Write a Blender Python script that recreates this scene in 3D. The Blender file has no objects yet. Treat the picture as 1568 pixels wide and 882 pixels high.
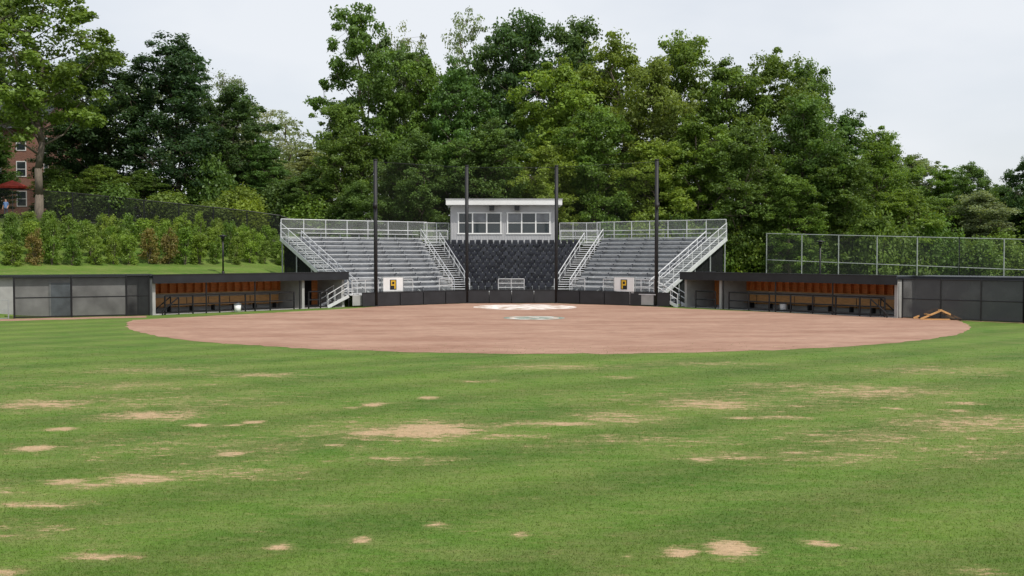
import bpy, math, random
import numpy as np
from mathutils import Vector
random.seed(7)
scene = bpy.context.scene
col = scene.collection

# ------------------------------------------------------------------ utils
def link(o):
    col.objects.link(o); return o

class MB:
    def __init__(s): s.v=[]; s.f=[]; s.m=[]
    def quad(s, pts, mi=0):
        b=len(s.v); s.v+= [tuple(p) for p in pts]; s.f.append(tuple(range(b,b+len(pts)))); s.m.append(mi)
    def hexa(s, p, mi=0):
        b=len(s.v); s.v+=[tuple(q) for q in p]
        for f in ((0,3,2,1),(4,5,6,7),(0,1,5,4),(1,2,6,5),(2,3,7,6),(3,0,4,7)):
            s.f.append(tuple(b+i for i in f)); s.m.append(mi)
    def box(s, fr, t0,t1,s0,s1,z0,z1, mi=0):
        s.hexa([fr(t0,s0,z0),fr(t1,s0,z0),fr(t1,s1,z0),fr(t0,s1,z0),
                fr(t0,s0,z1),fr(t1,s0,z1),fr(t1,s1,z1),fr(t0,s1,z1)],mi)
    def beam(s,p0,p1,w,h,mi=0):
        p0=Vector(p0);p1=Vector(p1);d=(p1-p0).normalized()
        side=d.cross(Vector((0,0,1)))
        if side.length<1e-3: side=Vector((1,0,0))
        side.normalize(); up=side.cross(d)
        a=side*w/2; c=up*h/2
        s.hexa([p0-a-c,p1-a-c,p1+a-c,p0+a-c,p0-a+c,p1-a+c,p1+a+c,p0+a+c],mi)
    def tube(s,p0,p1,r,mi=0,n=6,r1=None):
        r1=r if r1 is None else r1
        p0=Vector(p0);p1=Vector(p1);d=(p1-p0).normalized()
        a=d.cross(Vector((0,0,1)))
        if a.length<1e-3: a=Vector((1,0,0))
        a.normalize(); c=a.cross(d); b=len(s.v)
        for p,rr in ((p0,r),(p1,r1)):
            for i in range(n):
                t=2*math.pi*i/n; s.v.append(tuple(p+a*rr*math.cos(t)+c*rr*math.sin(t)))
        for i in range(n):
            j=(i+1)%n; s.f.append((b+i,b+j,b+n+j,b+n+i)); s.m.append(mi)
        s.f.append(tuple(b+i for i in range(n))[::-1]); s.m.append(mi)
        s.f.append(tuple(b+n+i for i in range(n))); s.m.append(mi)
    def build(s,name,mats,parent=None,smooth=False):
        me=bpy.data.meshes.new(name); me.from_pydata(s.v,[],s.f)
        for m in mats: me.materials.append(m)
        me.polygons.foreach_set('material_index',s.m)
        if smooth: me.polygons.foreach_set('use_smooth',[True]*len(s.f))
        me.update(); o=link(bpy.data.objects.new(name,me))
        if parent: o.parent=parent
        return o
def empty(name):
    e=link(bpy.data.objects.new(name,None)); e.empty_display_size=.5; return e
def frame(ox,oy,ax,ay,nx,ny):
    return lambda t,s,z:(ox+ax*t+nx*s, oy+ay*t+ny*s, z)
ID=lambda x,y,z:(x,y,z)

# ------------------------------------------------------------------ materials
def newmat(name):
    m=bpy.data.materials.new(name); m.use_nodes=True; nt=m.node_tree; nt.nodes.clear()
    out=nt.nodes.new('ShaderNodeOutputMaterial'); return m,nt,out
def N(nt,t,**k):
    n=nt.nodes.new(t)
    for a,b in k.items(): setattr(n,a,b)
    return n
def pm(name,c,rough=.6,metal=0,var=.25,scale=3.,bump=0.,stretch=(1,1,1)):
    m,nt,out=newmat(name); L=nt.links.new
    p=N(nt,'ShaderNodeBsdfPrincipled'); L(p.outputs[0],out.inputs[0])
    p.inputs['Roughness'].default_value=rough; p.inputs['Metallic'].default_value=metal
    tc=N(nt,'ShaderNodeTexCoord'); mp=N(nt,'ShaderNodeMapping'); mp.inputs['Scale'].default_value=stretch
    L(tc.outputs['Object'],mp.inputs[0])
    n=N(nt,'ShaderNodeTexNoise'); n.inputs['Scale'].default_value=scale; n.inputs['Detail'].default_value=6
    L(mp.outputs[0],n.inputs['Vector'])
    r=N(nt,'ShaderNodeMapRange'); r.inputs[1].default_value=.25; r.inputs[2].default_value=.75
    r.inputs[3].default_value=1-var; r.inputs[4].default_value=1+var
    L(n.outputs[0],r.inputs[0])
    mx=N(nt,'ShaderNodeVectorMath',operation='SCALE'); mx.inputs[0].default_value=c[:3]
    L(r.outputs[0],mx.inputs['Scale']); L(mx.outputs[0],p.inputs['Base Color'])
    if bump:
        b=N(nt,'ShaderNodeBump'); b.inputs['Strength'].default_value=bump; L(n.outputs[0],b.inputs['Height']); L(b.outputs[0],p.inputs['Normal'])
    return m
def screen(name,c,fac):
    m,nt,out=newmat(name); L=nt.links.new
    t=N(nt,'ShaderNodeBsdfTransparent'); d=N(nt,'ShaderNodeBsdfDiffuse'); d.inputs[0].default_value=(*c,1)
    mx=N(nt,'ShaderNodeMixShader')
    tc=N(nt,'ShaderNodeTexCoord'); n=N(nt,'ShaderNodeTexNoise'); n.inputs['Scale'].default_value=.8
    L(tc.outputs['Object'],n.inputs['Vector'])
    r=N(nt,'ShaderNodeMapRange'); r.inputs[3].default_value=fac*.8; r.inputs[4].default_value=min(1,fac*1.2)
    r.inputs[1].default_value=.3; r.inputs[2].default_value=.7
    L(n.outputs[0],r.inputs[0]); L(r.outputs[0],mx.inputs[0])
    L(t.outputs[0],mx.inputs[1]); L(d.outputs[0],mx.inputs[2]); L(mx.outputs[0],out.inputs[0]); return m
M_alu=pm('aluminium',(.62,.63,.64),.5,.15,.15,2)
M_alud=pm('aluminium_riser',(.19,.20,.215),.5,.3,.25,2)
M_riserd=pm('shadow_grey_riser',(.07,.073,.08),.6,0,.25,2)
M_galv=pm('galvanized_steel',(.36,.38,.38),.5,.4,.15,4)
M_black=pm('black_steel',(.012,.012,.014),.45,.2,.3,2)
M_pole=pm('black_pole_paint',(.01,.01,.012),.6,0,.3,2)
M_pad=pm('black_padding',(.018,.019,.022),.5,0,.35,1.2)
M_roofm=pm('black_metal_roof',(.016,.018,.022),.4,.2,.35,1.)
M_block=pm('grey_block',(.34,.34,.33),.9,0,.15,2.,.2)
M_conc=pm('concrete',(.40,.39,.37),.9,0,.15,2)
M_wood=pm('stained_wood',(.60,.21,.06),.6,0,.3,3,0,(1,1,6))
M_woodl=pm('light_wood',(.58,.32,.12),.6,0,.25,3,0,(1,1,6))
M_siding=pm('grey_siding',(.42,.42,.43),.5,0,.08,1.)
M_white=pm('white_paint',(.78,.78,.77),.5,0,.06,1.)
M_seat=pm('navy_seat_plastic',(.010,.012,.020),.4,0,.5,1.5)
M_gold=pm('gold_paint',(.7,.42,.02),.5,0,.1,2)
M_net=screen('net_mesh',(.05,.05,.05),.06)
M_linkb=screen('black_chain_link',(.03,.03,.03),.56)
M_linkh=screen('black_chain_link_privacy',(.025,.027,.025),.5)
M_linkg=screen('grey_chain_link',(.42,.44,.43),.20)
M_linkt=screen('fine_chain_link',(.34,.37,.35),.07)
M_wind=screen('windscreen_fabric',(.075,.078,.082),.90)
M_windshade=screen('dark_windscreen_and_shade',(.02,.021,.022),.93)  # fence fabric, also the black of the painted shade under the wings
M_red=pm('red_canvas',(.5,.05,.025),.8)
M_door=pm('grey_blue_door',(.17,.2,.22),.5)
def glassm():
    m,nt,out=newmat('window_glass'); p=N(nt,'ShaderNodeBsdfPrincipled'); nt.links.new(p.outputs[0],out.inputs[0])
    p.inputs['Base Color'].default_value=(.03,.04,.045,1); p.inputs['Roughness'].default_value=.06
    p.inputs['Specular IOR Level'].default_value=.8; return m
M_glass=glassm()
def brickm():
    m,nt,out=newmat('red_brick'); L=nt.links.new
    p=N(nt,'ShaderNodeBsdfPrincipled'); p.inputs['Roughness'].default_value=.9; L(p.outputs[0],out.inputs[0])
    tc=N(nt,'ShaderNodeTexCoord'); sx=N(nt,'ShaderNodeSeparateXYZ'); cx=N(nt,'ShaderNodeCombineXYZ')
    ad=N(nt,'ShaderNodeMath'); L(tc.outputs['Object'],sx.inputs[0]); L(sx.outputs[0],ad.inputs[0]); L(sx.outputs[1],ad.inputs[1])
    L(ad.outputs[0],cx.inputs[0]); L(sx.outputs[2],cx.inputs[1])
    b=N(nt,'ShaderNodeTexBrick'); b.inputs['Scale'].default_value=2.2
    b.inputs['Color1'].default_value=(.27,.12,.08,1); b.inputs['Color2'].default_value=(.20,.085,.06,1); b.inputs['Mortar'].default_value=(.3,.25,.21,1)
    b.inputs['Mortar Size'].default_value=.012
    L(cx.outputs[0],b.inputs['Vector']); L(b.outputs[0],p.inputs['Base Color']); return m
M_brick=brickm()

# ------------------------------------------------------------------ terrain
LD=(-12.35,75.,-.709,-.705,-.705,.709)   # left dugout frame
RD=(12.7,75.,.631,-.776,.776,.631)
def terr(X,Y):
    X=np.asarray(X,float);Y=np.asarray(Y,float)
    s=-.705*(X-LD[0])+.709*(Y-LD[1])
    hl=np.interp(s,[3.5,6,12,16,24.5,33,41,60,120],[0,.7,2.4,3.0,5.3,6.9,7.4,8.4,9.5])
    f=np.clip((-X-13)/8.,0,1); f=f*f*(3-2*f)
    hr=np.interp(Y,[84,100,125,200,400],[0,.9,1.6,6,14])
    gate=np.clip((s-3.5)/2,0,1)
    return hl*f*gate+hr*(1-f)
PATCH=[(-1.8,22.3,.95,.75,1),(-2.9,22.0,.6,.4,.9),(2.85,13.24,.24,.22,1.3),(2.16,13.1,.15,.12,1.1),(-6.27,17.46,.48,.28,1),(-6.9,17.,.3,.15,.85),
(-5.4,19.6,.22,.14,1.1),(-9.36,20.2,.35,.18,1.1),(-3.03,13.4,.14,.1,1.1),(-1.08,14.44,.12,.09,1),(-2,13.7,.11,.1,1.1),(-7.14,15.64,.5,.13,.8),
(-12,26.2,1.1,.6,.8),(5.06,26.2,1.3,.7,.75),(2.5,24.1,1.,.7,.65),(4.1,13.5,.2,.09,.9),(4.2,19.4,.8,.25,.6),(3.56,19.06,.2,.14,1.1),
(-8.5,24.4,1.1,.5,.8),(-7.9,32.6,1.1,.4,.7),(-3.5,26.2,.25,.22,1),(10,28.7,2.2,1.,.65),(10.5,23.2,1.8,.9,.65),(-5.2,12.95,.32,.13,.75),
(1.5,35,2.2,.6,.55),(-7.4,17.2,.3,.13,1.),(1,23.2,1.3,.25,.75),(6.3,24.1,.7,.2,.75),(6.2,19.4,1.5,.5,.5),(-6.3,12.2,.3,.14,1.),
(-9.8,22.5,.25,.14,1.1),(-7,23,.22,.12,1.1),(-5.9,23.4,.2,.14,1.1),(-6.2,23.0,.16,.1,1.1),(-2.2,27.5,.25,.2,.9),(8,30,1.5,.6,.5),(-12,34,2,.8,.5),
(14,34,2.5,1,.5),(7,36,2,.5,.5),(-3.6,20.6,.2,.1,1),(-2.2,19.2,1.1,.25,.5),(0.1,13.9,.12,.08,.8),(1.45,12.9,.1,.07,.8),(5.6,12.3,.2,.1,.7),
(9.5,25.5,.3,.15,.9),(10.8,25.1,.3,.15,.8),(11.5,26.4,.5,.2,.8),(8.6,27.8,.5,.2,.7),(5.3,24.,.3,.12,.8),(-4.,25.6,.2,.1,.7),(3.3,32,.5,.2,.7),(-1,31,.6,.2,.6),
(-5,18.,1.2,.5,.5),(-8.5,16.5,.8,.3,.55),(-3,22.3,1.8,1.0,.5),(-11,30,2.5,.8,.45),(3,21,2,.5,.45),(7.5,21.5,2,.8,.5),(-7,14.2,1,.3,.45),(0,21.6,.8,.3,.55),
(-9,26.5,3,1.2,.42),(6,27,4,1.5,.4),(-6.5,20.5,2.5,1.,.4),(9,20,2.,.8,.42)]
def dryf(X,Y):
    d=np.zeros_like(X)
    for cx,cy,rx,ry,a in PATCH:
        q=((X-cx)/(rx*1.35))**2+((Y-cy)/(ry*1.8))**2
        d=np.maximum(d,a*np.exp(-q*.9))
    return d
def groundmat(name,blade=False):
    m,nt,out=newmat(name); L=nt.links.new
    p=N(nt,'ShaderNodeBsdfPrincipled'); p.inputs['Roughness'].default_value=.85; p.inputs['Specular IOR Level'].default_value=.2
    L(p.outputs[0],out.inputs[0])
    tc=N(nt,'ShaderNodeTexCoord')
    def noise(sc,det=5,vs=(1,1,1),rough=.55):
        mp=N(nt,'ShaderNodeMapping'); mp.inputs['Scale'].default_value=vs; L(tc.outputs['Object'],mp.inputs[0])
        n=N(nt,'ShaderNodeTexNoise'); n.inputs['Scale'].default_value=sc; n.inputs['Detail'].default_value=det; n.inputs['Roughness'].default_value=rough
        L(mp.outputs[0],n.inputs['Vector']); return n.outputs[0]
    def mr(v,a,b,c,d):
        r=N(nt,'ShaderNodeMapRange'); L(v,r.inputs[0])
        for i,x in enumerate((a,b,c,d)): r.inputs[i+1].default_value=x
        return r.outputs[0]
    def mix(f,a,b):
        x=N(nt,'ShaderNodeMix',data_type='RGBA'); L(f,x.inputs[0])
        for i,q in ((6,a),(7,b)):
            if isinstance(q,tuple): x.inputs[i].default_value=(*q,1)
            else: L(q,x.inputs[i])
        return x.outputs[2]
    def mul(c,f):
        x=N(nt,'ShaderNodeVectorMath',operation='SCALE'); L(c,x.inputs[0]); L(f,x.inputs['Scale']); return x.outputs[0]
    def math_(op,a,b):
        x=N(nt,'ShaderNodeMath',operation=op)
        for i,q in enumerate((a,b)):
            if isinstance(q,(int,float)): x.inputs[i].default_value=q
            else: L(q,x.inputs[i])
        return x.outputs[0]
    c=mix(mr(noise(.22,4),.35,.65,0,1),(.060,.132,.014),(.098,.168,.022))
    c=mix(mr(noise(.8,8,(.6,1.5,1),.66),.44,.68,0,.7),c,(.145,.178,.048))
    c=mix(mr(noise(3.2,6,(.5,1.6,1),.7),.48,.70,0,.5),c,(.17,.185,.062))
    w=N(nt,'ShaderNodeTexWave',wave_type='BANDS',bands_direction='X'); w.inputs['Scale'].default_value=.10; w.inputs['Distortion'].default_value=1.5; w.inputs['Detail'].default_value=1.5
    mp=N(nt,'ShaderNodeMapping'); mp.inputs['Rotation'].default_value=(0,0,math.radians(52)); L(tc.outputs['Object'],mp.inputs[0]); L(mp.outputs[0],w.inputs['Vector'])
    c=mul(c,mr(w.outputs['Fac'],.2,.8,.90,1.10))
    at=N(nt,'ShaderNodeAttribute',attribute_name='dry')
    v=math_('ADD',math_('MULTIPLY',at.outputs['Fac'],.46),math_('ADD',math_('MULTIPLY',noise(2.2,9,(.55,1.5,1),.78),1.35),math_('MULTIPLY',noise(8,7,(.6,1.6,1),.75),1.05)))
    dry=mr(v,1.43,1.58,0,1)
    half=mr(v,1.24,1.50,0,.5)
    c=mix(half,c,(.225,.205,.08))
    c=mix(dry,c,mix(noise(5,5),(.34,.24,.13),(.48,.34,.21)))
    c=mul(c,mr(noise(14,9,(.7,1.2,1),.8),.3,.7,.66,1.34))
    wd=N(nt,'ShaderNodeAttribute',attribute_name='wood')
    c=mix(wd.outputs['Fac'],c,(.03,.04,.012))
    if blade:
        tn=N(nt,'ShaderNodeAttribute',attribute_name='tint'); c=mul(c,mr(tn.outputs['Fac'],0,1,.95,1.75))
        tr=N(nt,'ShaderNodeBsdfTranslucent'); L(c,tr.inputs[0]); ms=N(nt,'ShaderNodeMixShader'); ms.inputs[0].default_value=.4
        L(p.outputs[0],ms.inputs[1]); L(tr.outputs[0],ms.inputs[2]); L(ms.outputs[0],out.inputs[0])
    else:
        b=N(nt,'ShaderNodeBump'); b.inputs['Strength'].default_value=.5; b.inputs['Distance'].default_value=.04
        L(noise(30,5),b.inputs['Height']); L(b.outputs[0],p.inputs['Normal'])
    L(c,p.inputs['Base Color'])
    return m
M_grass=groundmat('mown_grass'); M_blade=groundmat('grass_blades',True)

def setattrf(me,name,arr,dom='POINT'):
    a=me.attributes.new(name,'FLOAT',dom); a.data.foreach_set('value',np.asarray(arr,np.float32))
def fast_mesh(name,V,F):
    me=bpy.data.meshes.new(name); k=F.shape[1]
    me.vertices.add(len(V)); me.vertices.foreach_set('co',np.asarray(V,np.float32).ravel())
    me.loops.add(F.size); me.loops.foreach_set('vertex_index',F.astype(np.int32).ravel())
    me.polygons.add(len(F)); me.polygons.foreach_set('loop_start',np.arange(0,F.size,k,dtype=np.int32))
    me.polygons.foreach_set('loop_total',np.full(len(F),k,np.int32))
    me.update(calc_edges=True); return me
xs=np.concatenate([[-900,-500,-300,-200,-150,-120],np.arange(-100,-18,2.),np.arange(-18,18,.14),np.arange(18,100.1,2.),[120,150,200,300,500,900]])
ys=np.concatenate([[-300,-100,-40,-10,0,5],np.arange(9,38,.14),np.arange(38,60,2.),np.arange(60,130,1.5),np.arange(130,200,7),[220,260,320,400,600,1000,1600]])
GX,GY=np.meshgrid(xs,ys); GZ=terr(GX,GY)
V=np.stack([GX.ravel(),GY.ravel(),GZ.ravel()],1)
nx_,ny_=len(xs),len(ys)
i=np.arange(nx_-1);j=np.arange(ny_-1);I,J=np.meshgrid(i,j);b=(J*nx_+I).ravel()
F=np.stack([b,b+1,b+nx_+1,b+nx_],1)
me=fast_mesh('ground',V,F); me.materials.append(M_grass)
setattrf(me,'dry',dryf(GX,GY).ravel())
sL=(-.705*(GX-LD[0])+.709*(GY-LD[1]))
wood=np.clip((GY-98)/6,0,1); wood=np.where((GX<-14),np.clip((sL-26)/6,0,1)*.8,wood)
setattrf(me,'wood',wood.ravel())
me.polygons.foreach_set('use_smooth',[True]*len(F))
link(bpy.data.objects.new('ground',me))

# grass blades, near lawn
rng=np.random.default_rng(3)
n=430000
Yb=10.2+ (rng.random(n)**1.9)*34; Xb=(rng.random(n)*2-1)*(Yb*.53+.5)
dr=dryf(Xb,Yb)
keep=rng.random(n)>np.maximum(np.clip(dr-.3,0,.8),np.clip((Yb-20)/24,0,.97)); Xb=Xb[keep];Yb=Yb[keep];dr=dr[keep];n=len(Xb)
hh=rng.uniform(.010,.030,n)*(1-.5*np.clip(dr,0,1)); ang=rng.random(n)*math.tau; wd=rng.uniform(.003,.006,n)*(Yb/13)
ln=rng.uniform(.2,1.6,n)*hh; la=rng.random(n)*math.tau
Vb=np.empty((n,3,3))
Vb[:,0]=np.stack([Xb-np.cos(ang)*wd,Yb-np.sin(ang)*wd,np.zeros(n)],1)
Vb[:,1]=np.stack([Xb+np.cos(ang)*wd,Yb+np.sin(ang)*wd,np.zeros(n)],1)
Vb[:,2]=np.stack([Xb+np.cos(la)*ln,Yb+np.sin(la)*ln,hh],1)
me=fast_mesh('lawn_grass',Vb.reshape(-1,3),np.arange(n*3).reshape(-1,3)); me.materials.append(M_blade)
setattrf(me,'dry',np.repeat(dr,3)); setattrf(me,'tint',np.repeat(rng.random(n),3))
link(bpy.data.objects.new('lawn_grass',me))

# ------------------------------------------------------------------ infield dirt
def dirtmat():
    m,nt,out=newmat('infield_dirt'); L=nt.links.new
    p=N(nt,'ShaderNodeBsdfPrincipled'); p.inputs['Roughness'].default_value=.95; p.inputs['Specular IOR Level'].default_value=.1; L(p.outputs[0],out.inputs[0])
    tc=N(nt,'ShaderNodeTexCoord')
    def nz(sc,st):
        mp=N(nt,'ShaderNodeMapping'); mp.inputs['Scale'].default_value=st; L(tc.outputs['Object'],mp.inputs[0])
        n=N(nt,'ShaderNodeTexNoise'); n.inputs['Scale'].default_value=sc; n.inputs['Detail'].default_value=9; n.inputs['Roughness'].default_value=.7; L(mp.outputs[0],n.inputs['Vector']); return n
    a=nz(.35,(.5,1.2,1)); r=N(nt,'ShaderNodeValToRGB'); L(a.outputs[0],r.inputs[0])
    e=r.color_ramp.elements; e[0].position=.38; e[0].color=(.275,.160,.115,1); e[1].position=.70; e[1].color=(.40,.265,.195,1)
    c=nz(3,(.5,1.5,1)); mr=N(nt,'ShaderNodeMapRange'); L(c.outputs[0],mr.inputs[0])
    for i,x in enumerate((.3,.7,.78,1.22)): mr.inputs[i+1].default_value=x
    s=N(nt,'ShaderNodeVectorMath',operation='SCALE'); L(r.outputs[0],s.inputs[0]); L(mr.outputs[0],s.inputs['Scale']); L(s.outputs[0],p.inputs['Base Color'])
    return m
M_dirt=dirtmat()
def poly(name,pts,z,mat,jit=.0,step=.3):
    out=[]
    for k in range(len(pts)):
        a=Vector(pts[k]);b=Vector(pts[(k+1)%len(pts)]); nseg=max(1,int((b-a).length/step))
        for q in range(nseg):
            c=a.lerp(b,q/nseg)
            wv=.12*math.sin(c.x*1.7+c.y*.9)+.08*math.sin(c.x*4.1-c.y*2.3)
            out.append((c.x+random.uniform(-jit,jit)+wv*.3,c.y+random.uniform(-jit,jit)+wv,z))
    me=bpy.data.meshes.new(name); me.from_pydata(out,[],[tuple(range(len(out)))]); me.materials.append(mat)
    return link(bpy.data.objects.new(name,me))
arc=[(1.9+24.1*math.cos(math.radians(a)),63.7+24.1*math.sin(math.radians(a))) for a in np.linspace(188,352,140)]
pts=arc+[(12.4,72.8),(10.4,75.9),(3.5,80.9),(-3.5,80.9),(-9.9,75.9),(-11.5,72.8)]
poly('infield_dirt',pts,.006,M_dirt,.1)
poly('warning_track',[(-22.2,62.6),(-29,59.3),(-40,54.4),(-41,56.3),(-29.7,61.3),(-22.7,64.4)],.005,M_dirt,.08)
poly('warning_track',[(25.9,60.0),(30.5,55.6),(40,47.),(41.5,48.),(28.5,57.1),(24.,61.3)],.005,M_dirt,.08)
def logomat(name,c1,c2,sc,ring):
    m,nt,out=newmat(name); L=nt.links.new
    p=N(nt,'ShaderNodeBsdfPrincipled'); p.inputs['Roughness'].default_value=.9; L(p.outputs[0],out.inputs[0])
    tc=N(nt,'ShaderNodeTexCoord'); n=N(nt,'ShaderNodeTexNoise'); n.inputs['Scale'].default_value=sc; n.inputs['Detail'].default_value=6; L(tc.outputs['Object'],n.inputs['Vector'])
    r=N(nt,'ShaderNodeValToRGB'); L(n.outputs[0],r.inputs[0]); e=r.color_ramp.elements
    e[0].position=.42; e[0].color=(*c1,1); e[1].position=.56; e[1].color=(*c2,1); L(r.outputs[0],p.inputs['Base Color']); return m
def disc(mb,cx,cy,r0,r1,z,mi,n=64):
    for k in range(n):
        a=math.tau*k/n;b=math.tau*(k+1)/n
        mb.quad([(cx+r0*math.cos(a),cy+r0*math.sin(a),z),(cx+r1*math.cos(a),cy+r1*math.sin(a),z),(cx+r1*math.cos(b),cy+r1*math.sin(b),z),(cx+r0*math.cos(b),cy+r0*math.sin(b),z)],mi)
Mc1=logomat('home_chalk',(.40,.29,.22),(.76,.71,.67),1.1,0); Mc2=logomat('circle_cover',(.12,.18,.14),(.32,.33,.29),1.3,0)
mb=MB(); disc(mb,.95,75.1,3.0,3.75,.011,0); disc(mb,.95,75.1,.01,3.0,.0108,0); mb.build('home_plate_circle',[Mc1])
mb=MB(); disc(mb,1.33,62.1,1.5,1.85,.011,0); disc(mb,1.33,62.1,1.2,1.5,.0112,1); disc(mb,1.33,62.1,.01,1.2,.0108,0)
mb.box(ID,1.03,1.63,62.0,62.15,.012,.03,1); mb.build('pitching_circle',[Mc2,Mc1])

# ------------------------------------------------------------------ backstop
bk=empty('backstop')
P4=[(-10.0,76.),(-3.53,81.),(3.47,81.),(10.6,76.)]
mb=MB()
for (x,y) in P4:
    mb.tube((x,y,0),(x,y,10.7),.14,0,10); mb.tube((x,y,10.7),(x,y,10.78),.16,0,10)
    mb.box(ID,x-.2,x+.2,y-.2,y+.2,0,.05,0)
for a,b in zip(P4[:-1],P4[1:]):
    for z in (10.6,1.08): mb.tube((*a,z),(*b,z),.016,0,4)
for sx,(x,y) in ((-1,P4[0]),(1,P4[3])):
    mb.box(ID,x-.16,x+.16,y-.3,y-.14,7.2,7.6,0)
mb.build('net_poles',[M_pole],bk,True)
mb=MB()
for a,b in zip(P4[:-1],P4[1:]): mb.quad([(*a,1.05),(*b,1.05),(*b,10.6),(*a,10.6)])
mb.build('net',[M_net],bk)
mb=MB()
ext=[(-10.9,75.3)]+P4+[(11.5,75.3)]
for a,b in zip(ext[:-1],ext[1:]):
    A=Vector((*a,0));B=Vector((*b,0)); L_=(B-A).length; k=max(1,round(L_/2.0))
    for q in range(k):
        p=A.lerp(B,q/k+.004);r=A.lerp(B,(q+1)/k-.004)
        mb.beam((p.x,p.y,.52),(r.x,r.y,.52),.14,.96,0)
    mb.beam((A.x,A.y,1.02),(B.x,B.y,1.02),.18,.05,1)
mb.build('padded_wall',[M_pad,M_black],bk)

# ------------------------------------------------------------------ bleachers
def rail(mb,pts,h,sp=1.8,r=.03,mi=0,mm=None,mids=(.5,),low=.08):
    for a,b in zip(pts[:-1],pts[1:]):
        A=Vector(a);B=Vector(b);L_=(B-A).length;k=max(1,round(L_/sp))
        for q in range(k+1):
            p=A.lerp(B,q/k); mb.tube(p,p+Vector((0,0,h)),r,mi,5)
        for z in (h,)+tuple(h*m for m in mids)+(low,):
            mb.tube(A+Vector((0,0,z)),B+Vector((0,0,z)),r*.85,mi,5)
        if mm is not None: mb.quad([A+Vector((0,0,low)),B+Vector((0,0,low)),B+Vector((0,0,h)),A+Vector((0,0,h))],mm)
NR=13; W0=1.7; DW=.8; Z0=.9; DZ=.355
K=.341
st=empty('bleacher_grandstand')
th=math.radians(37.7); ca,sa=math.cos(th),math.sin(th)
def wing(sgn,Lw):
    fr=frame(sgn*3.5,81.,sgn*ca,-sa,sgn*sa,ca)
    mb=MB()
    e=lambda w:-K*w+.75
    mb.box(fr,e(W0),Lw+.2,.25,W0-.01,Z0-.06,Z0,0)
    mb.box(fr,e(.4),Lw,.26,.30,.1,Z0-.07,2)
    for i in range(NR):
        w=W0+i*DW; z=Z0+i*DZ
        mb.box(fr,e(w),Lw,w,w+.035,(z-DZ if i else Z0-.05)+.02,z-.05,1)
        mb.box(fr,e(w)-.0,Lw,w-.02,w+DW-.03,z-.045,z,0)
        mb.box(fr,e(w)+.1,Lw-1.35,w+.5,w+.76,z+.41,z+.455,0)
        t=e(w)+.6
        while t<Lw-1.4:
            mb.box(fr,t,t+.05,w+.56,w+.70,z+.002,z+.408,1); t+=1.8
        mb.box(fr,Lw-1.15,Lw-.15,w-.36,w-.03,z-.2,z-.16,0) if i else None
    zt=Z0+(NR-1)*DZ; wb=W0+NR*DW
    mb.build('seating_rows',[M_alu,M_alud,M_block],st)
    mb=MB()
    rail(mb,[fr(Lw,wb,zt),fr(-K*wb,wb,zt)],1.55,1.9,.035,0,1)
    rail(mb,[fr(Lw+.05,.9,Z0),fr(Lw+.05,W0,Z0),fr(Lw+.05,wb,zt)],1.25,1.6,.035,0,1,(.5,))
    mb.beam(fr(Lw+.08,W0-.3,Z0-.1),fr(Lw+.08,wb,zt-.05),.06,.3,0)
    a=fr(e(W0)-.1,W0,Z0);b=fr(e(wb)-.1,wb,zt)
    rail(mb,[a,b],.95,1.7,.03,0,None,(.5,),.9)
    rail(mb,[fr(Lw-1.3,W0+.2,Z0),fr(Lw-1.3,wb-1,zt-.35)],.95,1.8,.028,0,None,(.55,),.9)
    for t0,t1 in ((1.2,2.4),(Lw*.48,Lw*.48+1.9),(Lw-2.2,Lw)):
        rail(mb,[fr(t0,.35,Z0),fr(t1,.35,Z0)],1.05,.95,.03,0,1)
    fs=frame(*fr(Lw+.25,1.0,0)[:2],sgn*ca,-sa,sgn*sa,ca)
    for q in range(5):
        mb.box(fs,.05+q*.32,.37+q*.32,-.6,.6,Z0-.2-q*.17,Z0-.155-q*.17,0)
    for s_ in (-.62,.62):
        mb.beam(fs(0,s_,Z0-.1),fs(1.7,s_,.05),.05,.22,0)
        for hgt in (.95,.55): mb.tube(fs(0,s_,Z0+hgt),fs(1.7,s_,hgt),.03,0,5)
        for q in range(4): mb.tube(fs(q*.56,s_,Z0*(1-q/3)+.0),fs(q*.56,s_,Z0*(1-q/3)+.95),.028,0,5)
    mb.build('guard_rails',[M_alu,M_linkg],st)
    mb=MB()
    nb=5
    for q in range(nb):
        t=Lw-.1-q*(Lw+1.5)/nb
        mb.beam(fr(t,W0,Z0-.2),fr(t,wb,zt-.22),.12,.22,0)
        for k in range(1,5):
            w=W0+k*(wb-W0)/4; z=Z0+(w-W0)/DW*DZ-.3
            mb.tube(fr(t,w,0),fr(t,w,z),.06,0,6)
        mb.tube(fr(t,wb,.2),fr(t,wb-5.2,2.2),.04,0,5)
    mb.quad([fr(Lw-.25,W0+1.5,0.05),fr(Lw-.25,wb,.05),fr(Lw-.25,wb,zt-.35),fr(Lw-.25,W0+1.5,Z0+.3)],1)  # black sheet standing in for the deep shade under the wing's end
    mb.quad([fr(Lw-.25,wb+.02,.05),fr(-K*wb,wb+.02,.05),fr(-K*wb,wb+.02,zt-.1),fr(Lw-.25,wb+.02,zt-.1)],1)
    mb.build('support_frame',[M_galv,M_windshade],st)
    return fr
frL=wing(-1,10.0); frR=wing(1,8.5)
NC=11
frC=frame(0,81.,1,0,0,1)
mb=MB(); ms=MB(); rng2=random.Random(4)
mb.box(frC,-3.4,3.4,.25,W0-.01,Z0-.06,Z0,0); mb.box(frC,-3.4,3.4,.26,.30,.1,Z0-.07,2)
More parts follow.
